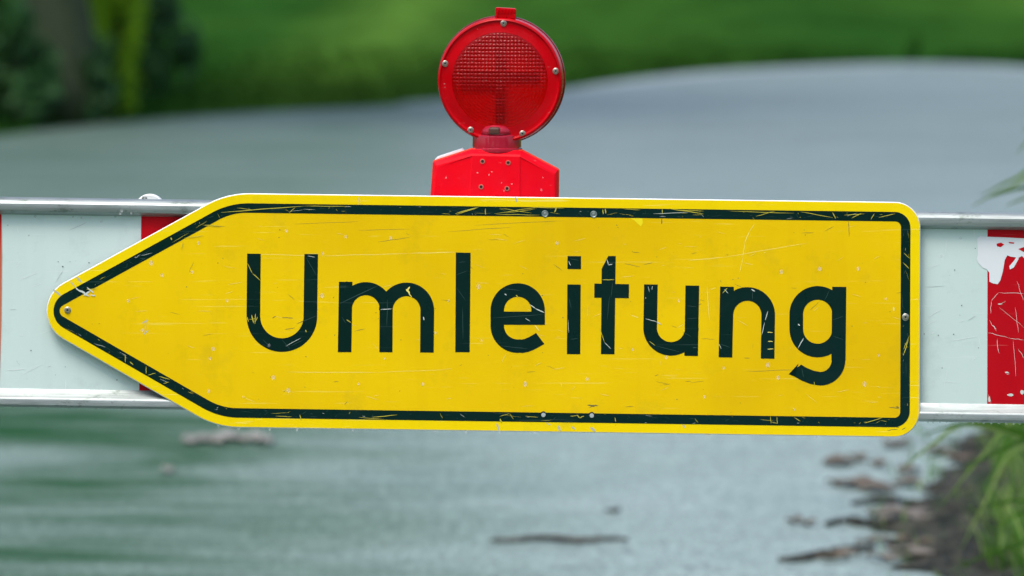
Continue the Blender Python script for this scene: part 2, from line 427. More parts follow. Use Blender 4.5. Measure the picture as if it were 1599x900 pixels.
def ribbon(mb, pts, wd, y, m):           # thin worn line on the plane y, px units, tapered
    n = len(pts)
    L, Rr = [], []; wd *= .85
    for k, p in enumerate(pts):
        a = pts[max(0, k - 1)]; b = pts[min(n - 1, k + 1)]
        dx, dy = b[0] - a[0], b[1] - a[1]; l = math.hypot(dx, dy) or 1
        nx, ny = -dy / l, dx / l
        s = wd * (.5 if 0 < k < n - 1 else .12)
        L.append((p[0] + nx * s, p[1] + ny * s)); Rr.append((p[0] - nx * s, p[1] - ny * s))
    for k in range(n - 1):
        mb.face([P(*L[k], y), P(*Rr[k], y), P(*Rr[k + 1], y), P(*L[k + 1], y)], m)
def wob(x0, y0, x1, y1, n=5, j=.8):
    return [(x0 + (x1 - x0) * k / n + random.uniform(-j, j) * (0 < k < n), y0 + (y1 - y0) * k / n + random.uniform(-j, j) * (0 < k < n)) for k in range(n + 1)]
mb = MB(); yy = YB - .00015
for s in [(1548, 470, 1560, 457), (1560, 457, 1599, 459), (1548, 470, 1547, 490), (1543, 520, 1575, 528), (1575, 528, 1599, 531), (1560, 480, 1599, 512),
          (1550, 508, 1556, 515), (1557, 530, 1560, 552), (1582, 530, 1586, 588), (1588, 440, 1599, 470), (1545, 500, 1556, 518), (1562, 476, 1570, 470), (1572, 585, 1576, 584), (1544, 616, 1547, 630), (1590, 545, 1599, 560), (1585, 480, 1590, 520)]:
    ribbon(mb, wob(*s), random.uniform(.35, .85), yy, random.choice([0, 1, 1])); yy -= .00001
for c_ in ((1572, 582, 3.5, 1.6), (1545, 624, 2, 6), (1578, 617, 6, 2.4), (1596, 613, 3, 4), (1562, 475, 4, 1.2)):
    pp = [(c_[0] + c_[2] * math.cos(a) * random.uniform(.6, 1.1), c_[1] + c_[3] * math.sin(a) * random.uniform(.6, 1.1)) for a in [q * .7 for q in range(9)]]
    mb.face(poly2(pp, yy)[::-1], 0); yy -= .00001
# scuffs on the white panel
for k in range(46):
    x = random.choice([random.uniform(8, 215), random.uniform(1442, 1538), random.uniform(8, 215)]); y = random.uniform(345, 600)
    l = random.uniform(4, 46); a = random.choice([random.gauss(.0, .25), random.gauss(-.4, .15), random.gauss(1.4, .3)])
    x2, y2 = x + l * math.cos(a), y + l * math.sin(a)
    if 8 < x2 < 215 or 1442 < x2 < 1538:
        ribbon(mb, wob(x, y, x2, y2, 4, .5), random.uniform(.4, .9), yy, random.choice([1, 1, 2])); yy -= .000004
for k in range(26):
    x = random.choice([random.uniform(8, 215), random.uniform(1442, 1538)]); y = random.uniform(345, 600); r = random.uniform(.5, 1.3)
    pp = [(x + r * math.cos(a), y + r * .8 * math.sin(a)) for a in [q * 1.05 for q in range(6)]]
    mb.face(poly2(pp, yy)[::-1], 3); yy -= .000004
ribbon(mb, [(2.4, 336), (2.0, 400), (1.0, 500), (-1.2, 610)], 3.0, yy, 4)
M['scuff_grey'] = mat('scuff_grey', (.42, .48, .46), .5); M['speck'] = mat('speck_dark', (.07, .08, .07), .7); M['seam'] = mat('stripe_seam_orange', (.55, .20, .10), .5)
mb.m = [k + 3 for k in mb.m]; _n = len(panel_mb.v); panel_mb.v += mb.v; panel_mb.f += [[q + _n for q in f] for f in mb.f]; panel_mb.m += mb.m
panel_mb.build('striped_panel', [M['white'], M['red'], M['alu'], M['scratch_w'], mat('scuff_white', (.82, .86, .85), .4), M['scuff_grey'], M['speck'], M['seam']], barrier, weld=False)

# ------------------------------------------------------------------ SIGN
sign = empty('detour_sign', P(760, 682, .002))
tag(sign, 'yellow arrow sign pointing left with black border and the word Umleitung', 'detour sign')
VTX = [(20.5, 485), (354.5, 301.6), (1437.5, 316.1), (1436, 683.6), (337.6, 667.6)]
def offset_poly(vt, d):
    n = len(vt); out = []
    for k in range(n):
        a, b, c = [Vector(vt[(k + q) % n]) for q in (-1, 0, 1)]
        e1 = (b - a).normalized(); e2 = (c - b).normalized()
        n1 = Vector((-e1.y, e1.x)); n2 = Vector((-e2.y, e2.x))      # inward (y down, clockwise on screen)
        p1 = a + n1 * d; p2 = b + n2 * d
        den = e1.x * e2.y - e1.y * e2.x; t = ((p2.x - p1.x) * e2.y - (p2.y - p1.y) * e2.x) / den
        out.append(p1 + e1 * t)
    return out
def rounded(vt, rad, seg=10):
    n = len(vt); out = []
    for k in range(n):
        a, b, c = [Vector(vt[(k + q) % n]) for q in (-1, 0, 1)]
        u = (a - b).normalized(); v = (c - b).normalized(); th = u.angle(v) / 2
        cc = b + (u + v).normalized() * rad[k] / math.sin(th)
        t1 = b + u * rad[k] / math.tan(th); t2 = b + v * rad[k] / math.tan(th)
        a1 = math.atan2(t1.y - cc.y, t1.x - cc.x); a2 = math.atan2(t2.y - cc.y, t2.x - cc.x)
        while a2 - a1 > math.pi: a2 -= 2 * math.pi
        while a2 - a1 < -math.pi: a2 += 2 * math.pi
        for q in range(seg + 1):
            aa = a1 + (a2 - a1) * q / seg; out.append((cc.x + rad[k] * math.cos(aa), cc.y + rad[k] * math.sin(aa)))
    return out
def outline(d, rad, seg=14): return rounded(offset_poly(VTX, d), rad, seg)
O0 = outline(0, (50, 140, 40, 40, 140)); O1 = outline(1.3, (49, 139, 39, 39, 139))
B0 = outline(15.6, (30, 118, 25, 25, 118)); B1 = outline(30.5, (10, 90, 9, 9, 95))
mb = MB()
mb.loft([poly2(O0, .0045), poly2(O0, .0012), poly2(O1, 0.0)], 2)
mb.face(poly2(O0, .0045), 3)
mb.loft([poly2(O1, 0.0), poly2(B0, 0.0)], 0)
mb.loft([poly2(B0, 0.0), poly2(B1, 0.0)], 1)
mb.face(poly2(B1, 0.0)[::-1], 1)
sign_mb = mb
# black border with its scratches
mb = MB()
mb.loft([poly2(B0, -.00025), poly2(B1, -.00025)], 0)
for a_, b_ in ((B0, -.00025), (B1, -.00025)): mb.loft([poly2(a_, -.0), poly2(a_, b_)], 0)
yy = -.0003
Bm = outline(23, (20, 104, 17, 17, 106)); 
def bandpt():
    k = random.randrange(len(Bm)); a, b = Vector(Bm[k]), Vector(Bm[(k + 1) % len(Bm)]); return a, b
segs = [(Vector(Bm[k]), Vector(Bm[(k + 1) % len(Bm)])) for k in range(len(Bm))]
wts = [(b - a).length for a, b in segs]
for k in range(430):
    a, b = random.choices(segs, wts)[0]; d = (b - a).normalized(); nn = Vector((-d.y, d.x))
    p = a.lerp(b, random.random()) + nn * random.uniform(-6, 6)
    if p.y > 560 and p.x < 1300 and random.random() < .4: continue
    ang = random.choice([random.gauss(0, .12), random.gauss(0, .4), random.uniform(-1.6, 1.6)])
    l = random.choice([random.uniform(1.5, 5), random.uniform(3, 13), random.uniform(10, 30)])
    if abs(ang) > .4: l = min(l, 9)
    e = d * math.cos(ang) + nn * math.sin(ang); q = p + e * l
    # keep inside the band
    off = (q - a).dot(nn)
    if abs(off) > 7.2: q = p + (q - p) * .3
    if abs((q - a).dot(nn)) > 7.2: continue
    if (q - a).dot(d) > (b - a).length + 3: continue
    m_ = random.choices([1, 2, 3], [.20, .10, .70])[0]
    ribbon(mb, wob(p.x, p.y, q.x, q.y, 3, .35), random.uniform(.22, .62), yy, m_); yy -= .0000015
SC = [(345, 332, 475, 322, 1.3, 1), (475, 322, 545, 322.5, 1.0, 1), (451, 333, 461, 324, .9, 1), (370, 325, 395, 328, .8, 1), (711, 334, 745, 324, 1.7, 1), (712, 336, 748, 323.5, 1.0, 1),
      (758, 326, 758, 336, 1.2, 1), (772, 334, 850, 322, .9, 1), (775, 335, 842, 336, .9, 1), (780, 325, 830, 333, .8, 1), (790, 333, 838, 326, .7, 1), (832, 324, 880, 325.5, 1.0, 1), (866, 332, 869, 324, 2.0, 1),
      (941, 327, 942, 335, 1.5, 1), (945, 326, 946, 334, 1.8, 1), (975, 327, 1000, 328, .8, 1), (1045, 326, 1098, 334, 1.4, 1), (1060, 328, 1099, 330, 1.0, 1), (1034, 326, 1034, 335, 1.3, 1), (1020, 334, 1075, 332, .8, 2),
      (1140, 330, 1240, 333, .9, 1), (1180, 338, 1210, 330, 1.0, 1), (1250, 331, 1300, 340, 1.0, 1), (1300, 332, 1305, 342, 1.4, 1), (1318, 336, 1350, 334, 1.1, 1), (1365, 334, 1360, 343, 1.2, 1), (1372, 340, 1398, 334, 1.0, 1), (1330, 341, 1345, 333, 1.3, 1),
      (1419, 530, 1410, 556, 1.4, 1), (1415, 535, 1411, 546, 1.0, 1), (1420, 524, 1414, 540, .8, 1), (1410, 410, 1420, 420, 1.2, 1), (1411, 395, 1421, 404, .9, 1), (1350, 661, 1379, 652, 1.2, 1), (1240, 652, 1250, 658, 1.0, 1),
      (1203, 650, 1204, 662, 1.0, 1), (1213, 651, 1214, 662, 1.0, 1), (1205, 660, 1215, 661, .9, 1), (780, 651, 796, 646, .8, 1), (796, 646, 802, 655, .7, 1), (781, 654, 783, 660, 2.4, 1), (820, 650, 840, 652, .8, 1), (901, 648, 905, 653, 1.6, 1), (905, 653, 912, 650, 1.4, 1),
      (890, 650, 902, 649, .9, 1), (960, 652, 962, 659, 1.2, 1), (430, 650, 456, 651, .9, 1), (468, 648, 470, 656, 1.5, 1), (580, 652, 620, 648, 1.1, 1), (560, 652, 600, 655, .8, 1),
      (288, 372, 318, 368, 1.2, 1), (318, 352, 345, 353, 1.5, 1), (286, 378, 283, 390, 1.1, 1), (267, 371, 268, 375, 2.4, 1), (195, 553, 196, 566, 1.2, 1), (228, 572, 228, 584, 1.1, 1), (231, 586, 243, 583, 1.1, 1), (248, 588, 266, 593, 1.2, 1), (255, 599, 264, 597, 1, 1), (203, 565, 208, 570, 1.6, 1),
      (122, 453, 134, 459, 3.4, 2), (130, 462, 140, 455, 3.2, 2), (136, 449, 146, 458, 2.6, 2), (141, 461, 149, 462, 2.4, 2), (118, 449, 124, 455, 2.2, 2), (128, 455, 139, 463, 3.0, 2), (135, 452, 152, 451, 1.4, 1)]
for x0_, y0_, x1_, y1_, w_, m_ in SC:
    ribbon(mb, wob(x0_, y0_, x1_, y1_, 4, .4), w_, yy, m_); yy -= .0000015
mb.build('black_border', [M['black'], M['scratch_y'], M['scratch_w'], M['scratch_g']], sign, weld=False)

# lettering ---------------------------------------------------------------
mb = MB(); ylay = [-.00025]
def stroke(pts, wd, ends=None, m=0):
    ylay[0] -= .000004; y = ylay[0]; n = len(pts); L, Q = [], []
    for k, p in enumerate(pts):
        if ends and k == 0 and ends[0]: L.append(ends[0][0]); Q.append(ends[0][1]); continue
        if ends and k == n - 1 and ends[1]: L.append(ends[1][0]); Q.append(ends[1][1]); continue
        a = pts[max(0, k - 1)]; b = pts[min(n - 1, k + 1)]
        dx, dy = b[0] - a[0], b[1] - a[1]; l = math.hypot(dx, dy); s = wd / 2
        L.append((p[0] - dy / l * s, p[1] + dx / l * s)); Q.append((p[0] + dy / l * s, p[1] - dx / l * s))
    for k in range(n - 1): mb.face([P(*L[k], y), P(*Q[k], y), P(*Q[k + 1], y), P(*L[k + 1], y)], m)
    rim = L + Q[::-1]
    for k in range(len(rim)): mb.face([P(*rim[k], y), P(*rim[(k + 1) % len(rim)], y), P(*rim[(k + 1) % len(rim)], 0), P(*rim[k], 0)], m)
def quad(pts, m=0):
    ylay[0] -= .000004; y = ylay[0]
    mb.face([P(*p, y) for p in pts][::-1], m)
    for k in range(len(pts)): mb.face([P(*pts[k], y), P(*pts[(k + 1) % len(pts)], y), P(*pts[(k + 1) % len(pts)], 0), P(*pts[k], 0)], m)
def arc(cx, cy, rx, ry_, a0, a1, n=28):
    return [(cx + rx * math.cos(R(a0 + (a1 - a0) * k / n)), cy + ry_ * math.sin(R(a0 + (a1 - a0) * k / n))) for k in range(n + 1)]
W = 21.3
# U
stroke([(396.6, 396.4), (395.6, 494)] + arc(440.2, 494.5, 44.4, 44.6, 180, 0, 40)[1:-1] + [(484.6, 494), (485.9, 397)], W)
# m
quad([(529.3, 440.2), (550.4, 440.2), (548.7, 550.2), (527.5, 550.2)])
stroke(arc(571.2, 483, 31.8, 32.0, 185, 360, 30) + [(602.6, 550.3)], W - .8)
stroke(arc(634.8, 485, 32.4, 32.9, 180, 360, 30) + [(666.6, 550.8)], W)
# l
quad([(711.8, 394.5), (734.9, 394.9), (733.4, 550.3), (710.9, 550.2)])
# e
tail = [(815, 540.9), (822, 539.6), (829, 536.9), (836, 533.2), (843.6, 528.6)]
stroke([(840.2, 500), (840.2, 485.5)] + arc(808.4, 485, 31.9, 31.9, 0, -180, 34)[1:] + arc(808.4, 508.6, 31.9, 32.2, 180, 84, 20) + tail, W - .2, (((850.8, 500), (829.7, 500)), ((850, 537.3), (837.0, 520))))
quad([(778, 486.7), (850.9, 486.9), (850.9, 507.6), (778, 507.4)])
# i
quad([(886.2, 400), (907.3, 400.2), (907.2, 420.6), (886, 420.3)]); quad([(885.9, 444.4), (906.8, 444.6), (906.1, 553.4), (885.2, 553.2)])
# t
quad([(949.8, 400), (961.5, 400), (959.5, 553.5), (938.3, 553.3), (939.5, 420)])
quad([(928.1, 443), (982.3, 444), (982, 465.9), (927.9, 465.2)])
# u
stroke([(1016.4, 444.4), (1015.3, 511)] + arc(1047.8, 512, 32.6, 33.0, 180, 0, 34), W)
quad([(1070.4, 446), (1091.8, 446.4), (1089.8, 556.3), (1068.6, 555.8)])
# n
quad([(1124.5, 447.7), (1145.9, 448.2), (1143.4, 558.5), (1122.2, 558.2)])
stroke(arc(1167, 492, 32.6, 32.7, 183, 360, 32) + [(1198.6, 560.3)], W)
# g
quad([(1299.5, 448), (1321.5, 448.2), (1320.4, 563), (1298.2, 563)])
stroke(arc(1276.8, 491, 33.4, 33.4, 0, -180, 34) + arc(1276.8, 514, 33.4, 33.6, 180, 0, 34), W)
stroke([(1309.2, 562)] + arc(1281, 562, 28.4, 29.6, 0, 92, 20) + [(1268, 589.5), (1256, 584.8), (1246, 579), (1239.2, 576.1)], W, (((1320.4, 562), (1298.1, 562)), ((1231.8, 584.5), (1246.8, 568.0))))
# wear on the letters
yl = -.00040
LS = [(386, 411, 394, 427, 1.1, 1), (394, 427, 406, 438, 1.3, 1), (386, 495, 388, 503, 1.6, 1), (393, 492, 396, 505, 2.0, 1), (399, 490, 398, 506, 1.6, 1), (389, 499, 399, 498, .9, 1), (402, 495, 400, 501, 1.2, 1),
      (478, 402, 494, 430, .8, 3), (480, 400, 492, 402, .8, 2), (477, 515, 478, 519, 1.6, 1), (446, 541, 470, 528, .8, 2), (455, 540, 474, 531, .7, 3), (463, 506, 495, 493, .9, 3), (410, 530, 420, 540, .7, 3), (440, 530, 453, 546, .7, 3),
      (529, 475, 591, 446, 1.2, 3), (594, 483.5, 612, 482.5, 1.2, 2), (605, 468, 604, 510, .9, 3), (541, 499, 548, 504, 1.3, 1), (534, 495, 540, 505, .7, 3), (634, 452, 640, 458, 3.0, 4), (640, 448, 635, 455, 3.0, 4), (637, 456, 643, 464, 1.8, 4), (661, 495, 662, 500, 2.0, 2),
      (716, 410, 727, 409, .7, 3), (712, 430, 730, 423, .7, 3), (722, 480, 723, 530, .8, 3), (713, 450, 727, 470, .7, 3),
      (828, 476, 836, 482, 1.6, 2), (836, 482, 850, 488.5, 1.8, 2), (768, 497, 850, 491, .7, 3), (786, 451, 812, 454, .8, 3), (820, 497, 828, 502, .8, 2), (806, 461, 809, 465, 2.0, 1), (788, 459, 791, 461, 1.6, 2), (780, 540, 825, 545, .8, 3), (835, 508, 842, 517, 2.4, 4),
      (888, 408, 891, 415, 1.2, 2), (890, 404, 904, 407, .7, 3), (888, 465, 892, 482, .8, 3), (890, 530, 903, 529, .7, 3), (887, 500, 888, 520, .7, 2),
      (948, 405, 950, 414, 1.2, 2), (950, 414, 956, 413, 1.3, 2), (940, 437.2, 960, 437.0, 1.2, 1), (936, 512, 944, 535, 1.1, 1), (944, 535, 954, 545, .9, 2), (952, 462, 948, 500, .7, 3), (957, 440, 954, 465, .7, 3),
      (1012, 447, 1014, 456, .8, 2), (1019, 447, 1018, 453, .8, 2), (1008, 465, 1009, 465.6, 1.6, 2), (1008, 498, 1026, 503, 1.0, 2), (1026, 503, 1032, 507, 1.6, 2), (1014, 533, 1023, 540, .9, 1), (1023, 540, 1062, 550, .7, 3), (1072, 478, 1088, 479, .7, 3), (1073, 498, 1090, 497, .7, 3), (1066, 519, 1080, 526, .7, 3), (1082, 543, 1088, 543, 1.6, 3),
      (1128, 458, 1136, 450, 1.4, 1), (1131, 452, 1137, 458, 1.0, 2), (1173, 452, 1179, 455, 2.0, 2), (1175, 456, 1175, 468, .9, 3), (1199, 486, 1195, 500, 1.2, 2), (1194, 504, 1189, 524, 1.0, 2), (1124, 537, 1140, 543, .8, 3), (1123, 537, 1126, 545, 1.0, 2),
      (1198, 519.2, 1207, 519.3, 1.3, 4), (1199, 533.2, 1207, 533.4, 1.3, 4), (1198, 545.2, 1208, 545, 1.3, 4), (1255, 528, 1246, 544, 1.4, 2), (1287, 470, 1296, 452, .7, 3), (1300, 525, 1318, 531, .7, 3), (1271, 596, 1272, 602, .9, 1), (1252, 575, 1255, 590, .7, 3), (1246, 506, 1249, 509, 1.8, 2), (1300, 500, 1317, 494, .7, 3)]
for x0_, y0_, x1_, y1_, w_, m_ in LS:
    ribbon(mb, wob(x0_, y0_, x1_, y1_, 4, .3), w_, yl, m_); yl -= .0000015
lettering = mb.build('lettering', [M['black'], M['scratch_y'], M['scratch_w'], M['scratch_g'], M['scratch_l']], sign, weld=False)
# marks in the yellow field and rim: light scratches, dark flecks, flaked film
mb = MB(); yf = -.00004
FS = [(1160, 402, 1163, 380, .9, 0), (1163, 380, 1170, 362, 1.3, 0), (1170, 362, 1178, 350, .8, 0), (1155, 425, 1160, 402, .7, 0), (395, 397, 500, 400, .8, 0), (500, 400, 640, 396, .8, 0), (640, 396, 712, 394, 1.2, 0), (1075, 407, 1130, 402, 1.1, 0), (1130, 402, 1260, 380, .8, 0), (985, 492, 997, 496, 1.2, 0), (450, 581, 590, 582, .9, 0), (590, 582, 700, 577, .6, 0),
      (1104, 448, 1108, 500, .8, 0), (1108, 452, 1118, 450, .7, 0), (975, 412, 1000, 417, .7, 1), (1166, 580, 1240, 578, .7, 1), (1090, 477, 1096, 474, .7, 1), (1095, 529, 1116, 530, .6, 1), (590, 378, 640, 371, .7, 1), (460, 350, 560, 346, .5, 1), (560, 360, 640, 358, .5, 1), (740, 352, 880, 345, .5, 1), (700, 362, 800, 355, .5, 1), (425, 497, 431, 494, 1.3, 1), (440, 496, 458, 497, 1.4, 1), (444, 515, 460, 512, 1.0, 1),
      (222, 505, 231, 500, 2.0, 2), (224, 522, 232, 516, 2.0, 2), (228, 498, 226, 524, 1.0, 2), (805, 308, 807, 316, 3.0, 2), (119, 432, 127, 441, 3.4, 2), (83, 452, 95, 462, 3.4, 2), (110, 440, 117, 448, 1.8, 2), (776, 661, 779, 673, 3.0, 2), (872, 665, 875, 673, 4, 2), (892, 666, 898, 671, 2.6, 2), (922, 668, 930, 674, 4.5, 2), (853, 660, 860, 664, 1.5, 2), (1066, 664, 1070, 668, 3, 2), (1100, 679, 1110, 680, 2, 2),
      (917, 633, 934, 634, 2.2, 1), (920, 636, 930, 634, 1.6, 1), (1396, 666, 1404, 668, 1.4, 1), (1385, 672, 1402, 671, 1.0, 1), (1408, 671, 1414, 668, 1.2, 1), (1033, 342, 1033, 350, 1.8, 1), (1325, 346, 1326, 370, 1.0, 1), (1399, 635, 1404, 637, 2.0, 1), (1388, 636, 1404, 638, 1.3, 1), (560, 308, 562, 324, 1.2, 2), (1395, 480, 1396, 486, 3, 0)]
for x0_, y0_, x1_, y1_, w_, m_ in FS:
    ribbon(mb, wob(x0_, y0_, x1_, y1_, 5, .5), w_, yf, m_); yf -= .0000015
mb.face(poly2([(984, 341), (1003, 341), (1004, 348), (1001, 354), (996, 350), (990, 344)], yf)[::-1], 3); yf -= .000002
for k in range(150):
    x = random.uniform(150, 1400); y = random.uniform(350, 636)
    if x < 330 and abs(y - 485) > (x - 110) * .5: continue
    l = random.uniform(3, 22); a = random.gauss(0, .25) if random.random() < .75 else random.uniform(-1.5, 1.5)
    ribbon(mb, wob(x, y, x + l * math.cos(a), y + l * math.sin(a), 3, .5), random.uniform(.3, .75), yf, random.choice([0, 0, 1])); yf -= .0000008
for k in range(45):
    x = random.uniform(150, 1400); y = random.uniform(346, 640)
    if x < 330 and abs(y - 485) > (x - 110) * .5: continue
    r = random.uniform(.4, 1.0)
    mb.face(poly2([(x + r * math.cos(q * 1.05), y + r * random.uniform(.5, 1) * math.sin(q * 1.05)) for q in range(6)], yf)[::-1], 1); yf -= .0000008
M['flake'] = mat('flaked_grey', (.50, .50, .40), .5); M['bright_y'] = mat('bright_yellow_patch', (.93, .75, .005), .4)
_n = len(sign_mb.v); sign_mb.v += mb.v; sign_mb.f += [[q + _n for q in f] for f in mb.f]; sign_mb.m += [k + 4 for k in mb.m]
sign_mb.build('sign_panel', [M['yellow_rim'], M['yellow'], M['alu_edge'], M['alu'], M['scratch_l'], M['dirt'], M['flake'], M['bright_y']], sign, weld=False)

def screw(px, py, r, y, parent, name='screw', tilt=0):
    c = P(px, py, y); q = r * PX; mb = MB()
    mb.lathe(c, (0, -1, 0), [(-.001, q * 1.0), (.0004, q * 1.15), (.0009, q * 1.0), (.0010, q * .86), (.0017, q * .80), (.0026, q * .62), (.0026, q * .40), (.0012, q * .33), (.0012, 0)], 24)
    o = mb.build(name, M['screw'], parent, auto=35)
    mb = MB(); mb.lathe(P(px, py, y - .00135), (0, -1, 0), [(0, q * .30), (.0001, 0)], 6); mb.build('socket', M['hole'], o)
    return o
screw(105.5, 484.5, 4.6, -.0004, sign); screw(1414, 495.5, 5.0, -.0004, sign)
for px, py in ((851, 334), (927, 334.8)):
    c = P(px, py, -.0003); mb = MB(); q = PX
    mb.lathe(c, (0, -1, 0), [(0, q * 5.4), (.0007, q * 5.2), (.0009, q * 4.4), (.0003, q * 3.6), (.0002, q * 3.0), (.0006, q * 2.2), (.0006, 0)], 28)
    mb.build('rivet', alu('rivet_metal', (.34, .40, .38), .4), sign, auto=40)
for px, py in ((848.5, 647), (924, 648)):
    c = P(px, py, -.0003); mb = MB()
    mb.lathe(c, (0, -1, 0), [(0, PX * 4.6), (.0004, PX * 4.5), (.0005, 0)], 24, 1)
    c2 = P(px, py + 1.2, -.0004); mb.lathe(c2, (0, -1, 0), [(.0, PX * 3.6), (.0006, PX * 3.2), (.0007, 0)], 20, 0)
    mb.build('rivet', [mat('rivet_dull', (.42, .48, .47), .5), M['hole']], sign, auto=40)

# water drops: one small lens shape, copied
def dropmesh(name):
    mb = MB(); pr = [(0, 1.0), (.14, .92), (.26, .74), (.35, .48), (.39, .2), (.40, 0)]
    mb.lathe((0, 0, 0), (0, -1, 0), pr, 14); 
    me = bpy.data.meshes.new(name); me.from_pydata([tuple(v) for v in mb.v], [], mb.f)
    bm = bmesh.new(); bm.from_mesh(me); bmesh.ops.remove_doubles(bm, verts=bm.verts, dist=1e-5); bmesh.ops.recalc_face_normals(bm, faces=bm.faces); bm.to_mesh(me); bm.free()
    me.materials.append(M['drop'])
    for p in me.polygons: p.use_smooth = True
    return me
DM = dropmesh('water_drop')
def drop(px, py, y, r, parent, sz=1.0):
    o = bpy.data.objects.new('water_drop', DM); col.objects.link(o); o.parent = parent
    o.location = P(px, py, y) - org(parent); s = r * PX; o.scale = (s, s * .9, s * sz)
D0 = [(222, 516), (333, 545), (328, 560), (420, 540), (253, 430), (300, 425), (236, 411), (326, 611), (540, 370), (447, 361), (610, 372), (504, 396), (503, 462), (427, 590), (988, 546), (917, 592), (1220, 425), (1130, 575), (1199, 570), (747, 448), (752, 532), (1040, 558), (1215, 590), (1383, 467), (600, 560), (660, 600), (1060, 470), (1280, 420), (700, 470), (870, 380), (820, 600), (1350, 600), (1340, 420), (680, 520), (1100, 620), (1372, 555), (450, 610), (1240, 640), (560, 600), (355, 470), (200, 470), (310, 380), (380, 620)]
for x, y in D0: drop(x, y, -.0001, random.uniform(1.5, 3.2), sign, random.uniform(1.0, 1.5))
for x, y in [(341, 665), (373, 669.5), (421, 670.5), (464, 671), (551, 672.5), (728, 674.5), (780, 675), (835, 676), (1275, 682.5), (680, 673.5)]: drop(x, y, .001, random.uniform(1.6, 2.4), sign, 1.3)
for x, y in [(55, 338), (114, 339), (127, 340), (180, 338), (158, 346), (188, 334), (190, 330), (205, 333), (12, 352), (45, 368), (1500, 372), (1470, 400), (1520, 560), (1455, 520), (90, 610), (150, 612)]: drop(x, y, YB - .0001 if y > 336 else .0, random.uniform(1.4, 2.8), barrier)
for x in [1449, 1457, 1468, 1478, 1508, 1519, 1528, 1536, 1548, 1560, 1571, 1583, 1592, 20, 60, 108, 150, 190, 235]:
    drop(x, ry(x, 661.5, 687) - 26, .006, random.uniform(1.6, 2.8), barrier, 1.2)

# ------------------------------------------------------------------ WARNING LAMP
lamp = empty('warning_lamp', P(775, 322, .05))
tag(lamp, 'round red warning lamp on a red battery case above the yellow sign', 'warning lamp')
# battery case
out = [(672, 321), (677, 253), (736, 233.5), (815, 235.5), (871, 265), (870, 323)]
ins = [(679, 321), (683, 262), (737.5, 243.5), (811.5, 245), (865, 274), (864.5, 323)]
YF = .010
mb = MB()
bev_y = [YF + .013, YF + .013, YF + .009, YF + .009, YF + .013, YF + .013]
front_y = [YF + .006, YF + .006, YF, YF, YF + .006, YF + .006]
r_out = [P(*p, y) for p, y in zip(out, bev_y)]; r_in = [P(*p, y) for p, y in zip(ins, front_y)]
r_mid = [(a * .35 + b * .65) + Vector((0, -.0018, 0)) for a, b in zip(r_out, r_in)]
r_back = [P(*p, YF + .045) for p in out]
mb.loft([r_back, r_out, r_mid, r_in], 0)
bl, br = P(733, 322, YF), P(811, 322.5, YF)
gl0, gl1 = P(731, 322, YF + .0012), P(735.5, 245, YF + .0012)
gr0, gr1 = P(813.5, 322.5, YF + .0012), P(813.5, 246.6, YF + .0012)
mb.face([r_in[0], r_in[1], gl1, gl0][::-1]); mb.face([gl0, gl1, r_in[2], bl][::-1])
mb.face([bl, r_in[2], r_in[3], br][::-1]); mb.face([br, r_in[3], gr1, gr0][::-1]); mb.face([gr0, gr1, r_in[4], r_in[5]][::-1])
mb.face([r_back[0], r_back[-1], r_in[5], r_in[0]])
case = mb.build('battery_case', M['case'], lamp, bevel=.0012)
case['label'] = 'bright red front half of the battery case'
for p in case.data.polygons: p.use_smooth = False
mb = MB()
o2 = [(671, 321), (676, 251), (735.5, 231.5), (816, 233.5), (873.5, 264), (872.5, 323)]
mb.loft([[P(*p, YF + .018) for p in o2], [P(*p, YF + .085) for p in o2], [P(*p, YF + .095) for p in [(678, 321), (683, 256), (739, 238), (812, 240), (866, 268), (866, 323)]]], 0, True, True, True)
mb.build('case_back', M['case_back'], lamp, bevel=.002)
mb = MB(); q = [P(x, y, YF + .020) for x, y in [(679, 250.5), (683, 246.5), (722, 233), (725, 235.5)]]  # white strip stands in for the sky highlight on the left slope
mb.loft([q, [v + Vector((0, .04, 0)) for v in q]], 0, True, True, True)
mb.build('highlight_strip', M['case_highlight'], lamp)
for px, py in ((753.4, 252.3), (793.5, 254.4), (751.2, 292), (791.7, 294.6)):
    c = P(px, py, YF - .0001); mb = MB()
    mb.lathe(c, (0, -1, 0), [(0, PX * 3.9), (.0009, PX * 3.7), (.0010, PX * 2.4), (.0004, PX * 2.2)], 20, 0)
    mb.lathe(P(px, py, YF - .0007), (0, -1, 0), [(0, PX * 2.5), (.0004, 0)], 14, 1)
    mb.build('screw_hole', [mat('hole_collar', (.55, .16, .12), .4), M['hole']], lamp, auto=30)
# steel clip under the case, behind the rail
mb = MB(); a = P(740, 322, .045); b = P(812, 400, .052); mb.box((a.x, .0445, b.z), (b.x, .050, a.z + .002)); mb.build('mounting_clip', M['steel'], lamp)
# neck
cN = P(776, 234.5, .0475)
ax = Vector((0, 0, 1))
mb = MB(); mb.lathe(cN, ax, [(-.002, .0365), (0, .0368), (.003, .0364), (.004, .0352), (.019, .0350), (.0215, .0345), (.023, .0325), (.0235, .0)], 56)
mb.build('neck_collar', M['neck'], lamp, auto=30)
mb = MB(); mb.lathe(cN + Vector((0, -.008, .022)), ax, [(0, .0262), (.008, .0255), (.013, .022), (.0165, .015), (.0175, 0)], 40)
mb.build('neck_dome', M['neck'], lamp, smooth=True)
mb = MB(); mb.box((cN.x - .012, cN.y - .0352, cN.z + .0235), (cN.x + .005, cN.y - .020, cN.z + .0345)); mb.build('neck_window', M['neckdark'], lamp, bevel=.003)
